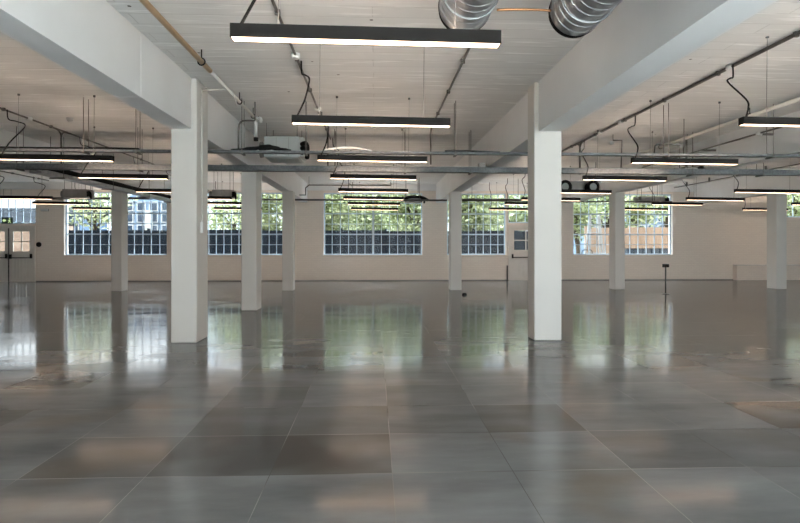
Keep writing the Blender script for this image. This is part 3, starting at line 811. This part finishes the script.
fcu(62, 86, 189.0, 197.5, 20.2, .6, 'dark fan coil unit above the left tall window', 'unit_dark')
fcu(212, 231, 189.5, 198.0, 20.2, .6, 'dark fan coil unit between near left column and the middle column', 'unit_dark')
fcu(641, 664, 196.0, 202.5, 22.4, .5, 'dark fan coil unit before the timber fence window, under the right lamps', 'unit_dark')
SMALL = fcu(405, 420, 195.3, 202.3, 22.6, .5, 'small fan coil unit at the upper right of the middle window', 'unit_dark')
fcu(685, 696, 166.5, 170.5, 13.6, .4, 'small dark unit behind the lower tray in the right bay', 'unit_dark')
b = MB(); b.tube(smooth_path([P(x, y, 22.45) for x, y in ((404, 200.4), (407, 197.8), (413, 196.6), (421, 197.2), (425, 198.6), (428, 200.4))]), .055, 8)
b.build('black_hose', 'black_rubber', SMALL)
# twin round spigots right of the right column
t = thing('fan_coil_unit', P(580, 187, 17.2), 'fan coil unit with two round black duct ends beside the near right column', 'air unit', 'suspended fan coil units')
a, c = P(560, 181, 17.5), P(601, 192, 17.5)
b = MB(); b.bbox(a.x, c.x, 17.5, 18.1, c.z, a.z, .012); b.build('casing', 'unit_dark', t)
for x in (565.5, 593.5):
    p = P(x, 186.6, 17.2)
    b = MB(); ring = [(p.x + .155 * math.cos(q_), p.y, p.z + .155 * math.sin(q_)) for q_ in [2 * PI * i / 20 for i in range(21)]]
    b.tube(ring, .045, 8); b.tube([(p.x, 17.2, p.z), (p.x, 17.52, p.z)], .165, 20, cap=False); co = b.build('duct_collar', 'black_rubber', t)
    b = MB(); b.tube([(p.x, 17.25, p.z), (p.x, 17.27, p.z)], .12, 20); b.build('duct_mouth', 'unit_grey', t)
for xx in (a.x + .05, c.x - .05):
    b = MB(); b.tube([(xx, 17.8, a.z - .02), (xx, 17.8, CEIL)], .008, 6); b.build('hanger_rod', 'dark_conduit', t)

# ------------------------------------------------------------------ small fittings
p = P(39.5, 244.5, WY)
t = thing('alarm_bell', (p.x, WY, p.z), 'round dark alarm bell on the wall right of the double doors', 'alarm bell')
b = MB(); b.tube([(p.x, WY, p.z), (p.x, WY - .04, p.z)], .07, 16); b.build('mounting_plate', 'black_metal', t)
b = MB(); b.tube([(p.x, WY - .04, p.z), (p.x, WY - .07, p.z), (p.x, WY - .09, p.z), (p.x, WY - .10, p.z)], [.105, .10, .07, .02], 20); b.build('gong', 'black_metal', t)
p = P(45, 210, WY)
t = thing('emergency_light', (p.x, WY, p.z), 'small pale emergency light on the wall above the alarm bell', 'light')
b = MB(); b.bbox(p.x - .16, p.x + .16, WY - .02, WY, p.z - .05, p.z + .05, .006); b.build('mounting_plate', 'unit_dark', t)
b = MB(); b.bbox(p.x - .13, p.x + .13, WY - .07, WY - .02, p.z - .04, p.z + .04, .012); b.build('cover', 'white_plastic', t)

p = FL(665.6, 294); H = PZ(264, p.y, 665)
t = thing('floor_post', p, 'slim dark post with a small box on top standing on the floor before fence window', 'post')
b = MB(); b.tube([(p.x, p.y, 0), (p.x, p.y, .015), (p.x, p.y, .02)], [.11, .11, .03], 18); b.build('base_plate', 'dark_conduit', t)
b = MB(); b.tube([(p.x, p.y, .015), (p.x, p.y, H - .09)], .022, 10); b.build('pole', 'dark_conduit', t)
b = MB(); b.bbox(p.x - .085, p.x + .085, p.y - .06, p.y + .05, H - .1, H, .01); b.build('socket_box', 'black_metal', t)
p = FL(464.5, 295)
t = thing('floor_outlet', p, 'round dark floor outlet in front of the column left of the single door', 'floor outlet')
b = MB(); b.tube([(p.x, p.y, .0), (p.x, p.y, .035), (p.x, p.y, .06), (p.x, p.y, .065)], [.075, .07, .05, .02], 18); b.build('body', 'black_rubber', t)
p = P(507.3, 281, WY - .12); zt_ = PZ(265.5, WY - .12, 508)
t = thing('door_post', (p.x, WY - .12, 0), 'short dark post standing at the left jamb of the single door', 'post')
b = MB(); b.tube([(p.x, WY - .12, 0), (p.x, WY - .12, .012)], .07, 14); b.build('base_plate', 'dark_conduit', t)
b = MB(); b.tube([(p.x, WY - .12, .01), (p.x, WY - .12, zt_)], .03, 10); b.build('pole', 'dark_conduit', t)
a, c = P(737, 265.5, WY - .28), P(1000, 280, WY - .28)
b = MB(); b.bbox(a.x, X1 - .01, WY - .28, WY - .005, 0, a.z, .012); o = b.build('boxed_ledge', 'wall'); tag(o, 'low white boxed ledge along the wall behind the far right column', 'ledge', kind='thing')
# coping board on the ledge
b = MB(); b.bbox(a.x - .015, X1 - .01, WY - .30, WY - .005, a.z, a.z + .025, .006); b.build('coping', 'white_paint', o)

# ------------------------------------------------------------------ outside
def ground():
    b = MB(); b.box(-60, 60, WY + .36, 75, -.25, -.05); struct('ground', b, 'paving')
    b = MB(); b.box(-60, 60, -40, BY - .31, -.25, -.05); struct('ground', b, 'paving')
ground()
def fence(x0, x1, Y, ytop, mat, label, n, ycut=None):
    a, c = PX(x0, Y), PX(x1, Y); zt = PZ(ytop, Y)
    t = thing('fence', ((a + c) / 2, Y, -.05), label, 'fence', 'boundary fences')
    np_ = max(2, int(abs(c - a) / 2.2))
    for i in range(np_):
        xa, xb = a + (c - a) * i / np_, a + (c - a) * (i + 1) / np_
        b = MB(); x = xa + .06
        dz = random.uniform(-.05, .05)
        while x < xb - .06:
            w = min(.14, xb - .06 - x); b.box(x, x + w - .0005, Y + random.uniform(0, .014), Y + .03, -.03, zt + dz); x += w
        b.box(xa + .05, xb - .05, Y + .028, Y + .045, -.03, zt + dz - .02)
        b.build('fence_panel', mat, t)
        b = MB(); b.box(xa - .055, xa + .055, Y - .02, Y + .09, -.05, zt + .08); b.build('fence_post', mat, t)
fence(48, 296, 30.5, 230.3, 'ext_slate', 'dark slate boundary fence outside the two left windows', 0)
fence(297, 560, 30.5, 230.3, 'ext_slate', 'dark slate boundary fence outside the middle window and single door', 0)
fence(586, 760, 29.6, 227.5, 'ext_timber', 'pale timber board fence outside the right hand window', 0)

def tree(x, ytop, Y, ybot, halfw, label, mat, n=2600, leaf=.16):
    base = PX(x, Y); zt = PZ(ytop, Y); zb = PZ(ybot, Y)
    t = thing('tree', (base, Y, -.05), label, 'tree', 'trees beyond the fence')
    b = MB()
    b.tube(smooth_path([(base, Y, -.05), (base + .1, Y, 1.2), (base - .05, Y + .1, 2.4), (base + .1, Y, (zb + zt) / 2)]), [.2 - .006 * i for i in range(19)], 10)
    for k in range(5):
        an = random.uniform(0, 2 * PI); l = halfw * .7
        b.tube([(base, Y, 2.0 + .2 * k), (base + l * .5 * math.cos(an), Y + l * .5 * math.sin(an), 3.2 + .2 * k), (base + l * math.cos(an), Y + l * math.sin(an), (zb + zt) / 2 + .5)], [.08, .05, .02], 8)
    b.build('trunk', 'bark', t)
    b = MB()
    cz = (zt + zb) / 2; hz = (zt - zb) / 2
    cl = []
    for k in range(46):
        a1, a2, r = random.uniform(0, 2 * PI), math.acos(random.uniform(-1, 1)), random.uniform(.35, 1) ** .5
        cl.append(Vector((base + halfw * r * math.sin(a2) * math.cos(a1), Y + halfw * .8 * r * math.sin(a2) * math.sin(a1), cz + hz * r * math.cos(a2))))
    for k in range(n):
        cc = random.choice(cl)
        p = cc + Vector((random.gauss(0, .42), random.gauss(0, .42), random.gauss(0, .34)))
        nrm = Vector((random.gauss(0, 1), random.gauss(0, 1), random.gauss(.8, 1))).normalized()
        s1 = nrm.orthogonal().normalized(); s2 = nrm.cross(s1)
        an = random.uniform(0, PI); e1 = s1 * math.cos(an) + s2 * math.sin(an); e2 = nrm.cross(e1)
        l = leaf * random.uniform(.6, 1.4)
        b.face([p - e1 * l, p - e2 * l * .45, p + e1 * l, p + e2 * l * .45])
    b.build('foliage', mat, t)
tree(94, 188, 34.5, 226, 1.9, 'sparse tree outside the left tall window', 'leaf_bright', 900)
tree(235, 182, 42, 238, 2.2, 'leafy tree outside the second window', 'leaf_bright', 2400)
tree(263, 178, 34, 238, 1.2, 'leafy tree outside the second window, just behind the middle column', 'leaf_bright', 2600)
tree(333, 178, 36.5, 240, 1.7, 'bright tree filling the middle window at its left end', 'leaf_bright', 4200)
tree(374, 174, 41, 240, 2.2, 'tree filling the centre of the middle window', 'leaf_mid', 4600)
tree(415, 178, 37, 240, 1.7, 'bright tree filling the middle window at its right end', 'leaf_bright', 4200)
tree(470, 178, 33, 236, 1.2, 'bright tree outside the window beside the single door', 'leaf_bright', 4200)
tree(514, 176, 41, 236, 2.2, 'tree above the single door transom', 'leaf_mid', 3600)
tree(577, 180, 37, 236, 1.2, 'tree at the left end of the timber fence window', 'leaf_bright', 2200)
tree(607, 176, 40, 222, 1.1, 'tree above the timber fence, left of the far column', 'leaf_mid', 1500)
tree(636, 184, 34, 229, .7, 'small tree above the timber fence, right of the far column', 'leaf_bright', 1100)
tree(668, 178, 38, 216, 1.7, 'tree rising behind the house beyond the timber fence', 'leaf_mid', 1000)
tree(795, 178, 34, 220, 1.9, 'tree outside the small high window on the right', 'leaf_bright', 2800)
tree(354, 180, 46, 240, 2.6, 'tree farther back in the gap left of centre of middle window', 'leaf_bright', 4200)
tree(396, 178, 52, 240, 2.6, 'tree farther back in the gap right of centre of middle window', 'leaf_bright', 4200)
tree(492, 178, 46, 240, 2.4, 'tree farther back between the two trees by the single door', 'leaf_bright', 3600)

def house(x0, x1, Y, ytop, wall, label, rows, cols, depth=5, roof=True):
    a, c = PX(x0, Y), PX(x1, Y); zt = PZ(ytop, Y)
    t = thing('building', ((a + c) / 2, Y, -.05), label, 'building', 'buildings beyond the fence')
    b = MB(); b.box(a, c, Y, Y + depth, -.05, zt); b.build('wall', wall, t)
    w = (c - a) / cols
    for i in range(cols):
        for j in range(rows):
            zc_ = 2.2 + (zt - 2.6) * (j + .5) / rows; hh = (zt - 2.6) / rows * .33
            xa, xb = a + w * (i + .22), a + w * (i + .78)
            b = MB(); b.box(xa - .07, xb + .07, Y - .05, Y, zc_ - hh - .07, zc_ + hh + .07); f = b.build('window', 'ext_white', t)
            b = MB(); b.box(xa, xb, Y - .06, Y - .04, zc_ - hh, zc_ + hh); b.build('pane', 'ext_dark_window', f)
    if roof:
        b = MB(); m = (a + c) / 2
        v = [(a - .2, Y - .3, zt), (c + .2, Y - .3, zt), (c + .2, Y + depth + .3, zt), (a - .2, Y + depth + .3, zt), (a - .2, Y + depth / 2, zt + 1.4), (c + .2, Y + depth / 2, zt + 1.4)]
        for q_ in ((0, 1, 5, 4), (2, 3, 4, 5), (0, 4, 3), (1, 2, 5), (0, 3, 2, 1)): b.face([v[i] for i in q_])
        b.build('roof', 'ext_roof', t)
    return t
t = house(123, 172, 42, 196, 'ext_render_blue', 'blue grey building outside the left tall window, right of its column', 3, 4, roof=False)
a, c = PX(145.5, 41.8), PX(152, 41.8)
b = MB(); b.box(a, c, 41.7, 42, 1.8, PZ(211, 42)); b.build('stair_panel', 'ext_white', t)
house(62, 80, 40, 216.5, 'ext_render_blue', 'low blue outbuilding with dark roof at the left end of the left window', 1, 2, 4)
house(636, 676, 44, 205, 'ext_render_blue', 'blue house with white windows behind the timber fence', 2, 4, 5)
house(588, 604, 46, 210, 'ext_render_blue', 'narrow blue house beyond the timber fence, behind the white ladder', 1, 2, 5)
t = house(-35, 37, 34, 223.5, 'ext_peach', 'low peach coloured building with a dark roof seen through the double doors', 0, 1, 4, roof=False)
a, c, zt = PX(-35, 34), PX(37, 34), PZ(223.5, 34)
b = MB(); zr = PZ(209, 36)
for q_ in ([(a, 33.8, zt - .05), (c, 33.8, zt - .05), (c, 36, zr), (a, 36, zr)], [(a, 33.8, zt - .05), (a, 36, zr), (a, 38.2, zt - .05)], [(c, 33.8, zt - .05), (c, 38.2, zt - .05), (c, 36, zr)], [(a, 36, zr), (c, 36, zr), (c, 38.2, zt - .05), (a, 38.2, zt - .05)]): b.face(q_)
b.build('roof', 'ext_roof', t)

# ladder outside
lp = [P(590.5, 216, 27.6), P(597, 216, 27.6)]
t = thing('step_ladder', (lp[0].x, 27.6, -.05), 'white step ladder standing outside in front of the timber fence', 'ladder')
for k, (xt, xb, yo) in enumerate(((589.5, 582.5, -.25), (599.5, 605, -.25), (590.5, 590, .7), (598.5, 601, .7))):
    a = P(xt, 215.5, 27.6); c = P(xb, 260, 27.6 + yo); c.z = -.04
    b = MB(); b.bar(a, c, .06, .08); b.build('rail', 'ext_white', t)
for k in range(9):
    f = k / 9 + .05
    a = P(589.5, 215.5, 27.6).lerp(Vector((P(582.5, 260, 27.35).x, 27.35, -.04)), f); c = P(599.5, 215.5, 27.6).lerp(Vector((P(605, 260, 27.35).x, 27.35, -.04)), f)
    b = MB(); b.bar(a, c, .09, .035); b.build('rung', 'ext_white', t)
# planters and a chair by the fence window
YPL = 26.4
for k, (a, c) in enumerate(((627, 633.5), (634.5, 642.5), (643.5, 651), (652, 659.5), (660.5, 668))):
    xa, xb = PX(a, YPL), PX(c, YPL); zt = PZ(249.3, YPL)
    t = thing('planter', ((xa + xb) / 2, YPL, -.05), ['first', 'second', 'third', 'fourth', 'fifth'][k] + ' dark planter box from the far column, outside the fence window', 'planter', 'dark planters outside the fence window')
    b = MB(); b.box(xa, xb, YPL, YPL + .4, -.05, zt); b.build('tub', 'ext_dark_window', t)
    b = MB(); b.box(xa - .01, xb + .01, YPL - .015, YPL + .42, zt, zt + .04); b.build('rim', 'ext_roof', t)
a = P(582, 253, 26.6); c = P(592.5, 253, 26.6)
t = thing('garden_chair', ((a.x + c.x) / 2, 26.6, -.05), 'dark metal garden chair outside below the white ladder', 'chair')
b = MB()
zt = PZ(250, 26.6)
b.tube(smooth_path([(a.x, 26.6, .75), (a.x + .02, 26.6, zt - .05), ((a.x + c.x) / 2, 26.6, zt), (c.x - .02, 26.6, zt - .05), (c.x, 26.6, .75)]), .02, 8)
b.build('backrest', 'black_metal', t)
b = MB(); b.box(a.x, c.x, 26.6, 27.05, .72, .76); b.build('seat', 'black_metal', t)
for xx in (a.x + .02, c.x - .02):
    for yy in (26.62, 27.03):
        b = MB(); b.tube([(xx, yy, -.05), (xx, yy, .73)], .016, 6); b.build('leg', 'black_metal', t)

# ------------------------------------------------------------------ light
SUN = Vector((-.36, -.93, .48)).normalized()   # the sun stands behind the camera: that side of the sky is brighter
w = bpy.data.worlds.new('sky'); S.world = w; w.use_nodes = True
nt = w.node_tree
for n in list(nt.nodes): nt.nodes.remove(n)
out = N(nt, 'ShaderNodeOutputWorld'); bg = N(nt, 'ShaderNodeBackground')
tc = N(nt, 'ShaderNodeTexCoord'); nz = N(nt, 'ShaderNodeTexNoise'); nz.inputs['Scale'].default_value = 2.2; nz.inputs['Detail'].default_value = 4
L(nt, tc.outputs['Generated'], nz.inputs['Vector'])
mx = N(nt, 'ShaderNodeMix', data_type='RGBA'); mx.inputs['A'].default_value = (.74, .87, 1.0, 1); mx.inputs['B'].default_value = (1.0, 1.0, .99, 1)
rp = N(nt, 'ShaderNodeMapRange'); rp.inputs['From Min'].default_value = .4; rp.inputs['From Max'].default_value = .62
L(nt, nz.outputs['Fac'], rp.inputs['Value']); L(nt, rp.outputs[0], mx.inputs['Factor'])
L(nt, mx.outputs['Result'], bg.inputs['Color']); sg = N(nt, 'ShaderNodeVectorMath', operation='DOT_PRODUCT'); sg.inputs[1].default_value = SUN
L(nt, tc.outputs['Generated'], sg.inputs[0])
gr = N(nt, 'ShaderNodeMapRange', interpolation_type='SMOOTHSTEP'); gr.inputs['From Min'].default_value = .1; gr.inputs['From Max'].default_value = 1.0
gr.inputs['To Min'].default_value = 0; gr.inputs['To Max'].default_value = 3.5
L(nt, sg.outputs['Value'], gr.inputs['Value'])
# overcast sky: three to four times brighter overhead than at the horizon
sz = N(nt, 'ShaderNodeSeparateXYZ'); L(nt, tc.outputs['Generated'], sz.inputs[0])
zr = N(nt, 'ShaderNodeMapRange'); zr.inputs['From Min'].default_value = .08; zr.inputs['From Max'].default_value = .8; zr.inputs['To Min'].default_value = 2.3; zr.inputs['To Max'].default_value = 10.5
L(nt, sz.outputs['Z'], zr.inputs['Value'])
sa = N(nt, 'ShaderNodeMath', operation='ADD'); L(nt, gr.outputs[0], sa.inputs[0]); L(nt, zr.outputs[0], sa.inputs[1]); L(nt, sa.outputs[0], bg.inputs['Strength'])
L(nt, bg.outputs[0], out.inputs['Surface'])
sun = bpy.data.lights.new('sun', 'SUN'); sun.energy = 260; sun.angle = .03; sun.color = (.90, .96, 1)
so = bpy.data.objects.new('sun', sun); COL.objects.link(so)
so.rotation_euler = (-SUN).to_track_quat('-Z', 'Y').to_euler()
def portal(x0, x1, z0, z1, y, into):
    l = bpy.data.lights.new('window_portal', 'AREA'); l.shape = 'RECTANGLE'; l.size = x1 - x0; l.size_y = z1 - z0
    l.cycles.is_portal = True
    o = bpy.data.objects.new('window_portal', l); COL.objects.link(o)
    o.location = ((x0 + x1) / 2, y, (z0 + z1) / 2)
    o.rotation_euler = (PI / 2, 0, 0) if into > 0 else (-PI / 2, 0, 0)   # area light shines along its local -Z
PORTALS = True
if PORTALS:
  for h in bholes: portal(*h, BY - .25, 1)
if PORTALS:
  for k in (0, 1, 2, 3, 4, 6, 8, 9): portal(*holes[k], WY + .3, -1)

# ------------------------------------------------------------------ camera, view
cam = bpy.data.cameras.new('camera'); cam.sensor_width = 36; cam.lens = F * 36 / 800
cam.shift_y = -(261.5 - HZ) / 800; cam.clip_end = 300; cam.clip_start = .05
co = bpy.data.objects.new('camera', cam); COL.objects.link(co)
co.location = (0, 0, CZ); co.rotation_euler = (PI / 2, 0, -PSI)
S.camera = co
S.view_settings.view_transform = 'Standard'; S.view_settings.look = 'None'
S.view_settings.exposure = 0.70; S.view_settings.gamma = 1; S.view_settings.use_curve_mapping = False
cy = S.cycles
cy.use_denoising = True
try: cy.denoiser = 'OPENIMAGEDENOISE'
except Exception: pass
cy.max_bounces = 10; cy.diffuse_bounces = 6; cy.glossy_bounces = 4; cy.transmission_bounces = 4; cy.transparent_max_bounces = 8
cy.sample_clamp_indirect = 8; cy.caustics_reflective = False; cy.caustics_refractive = False
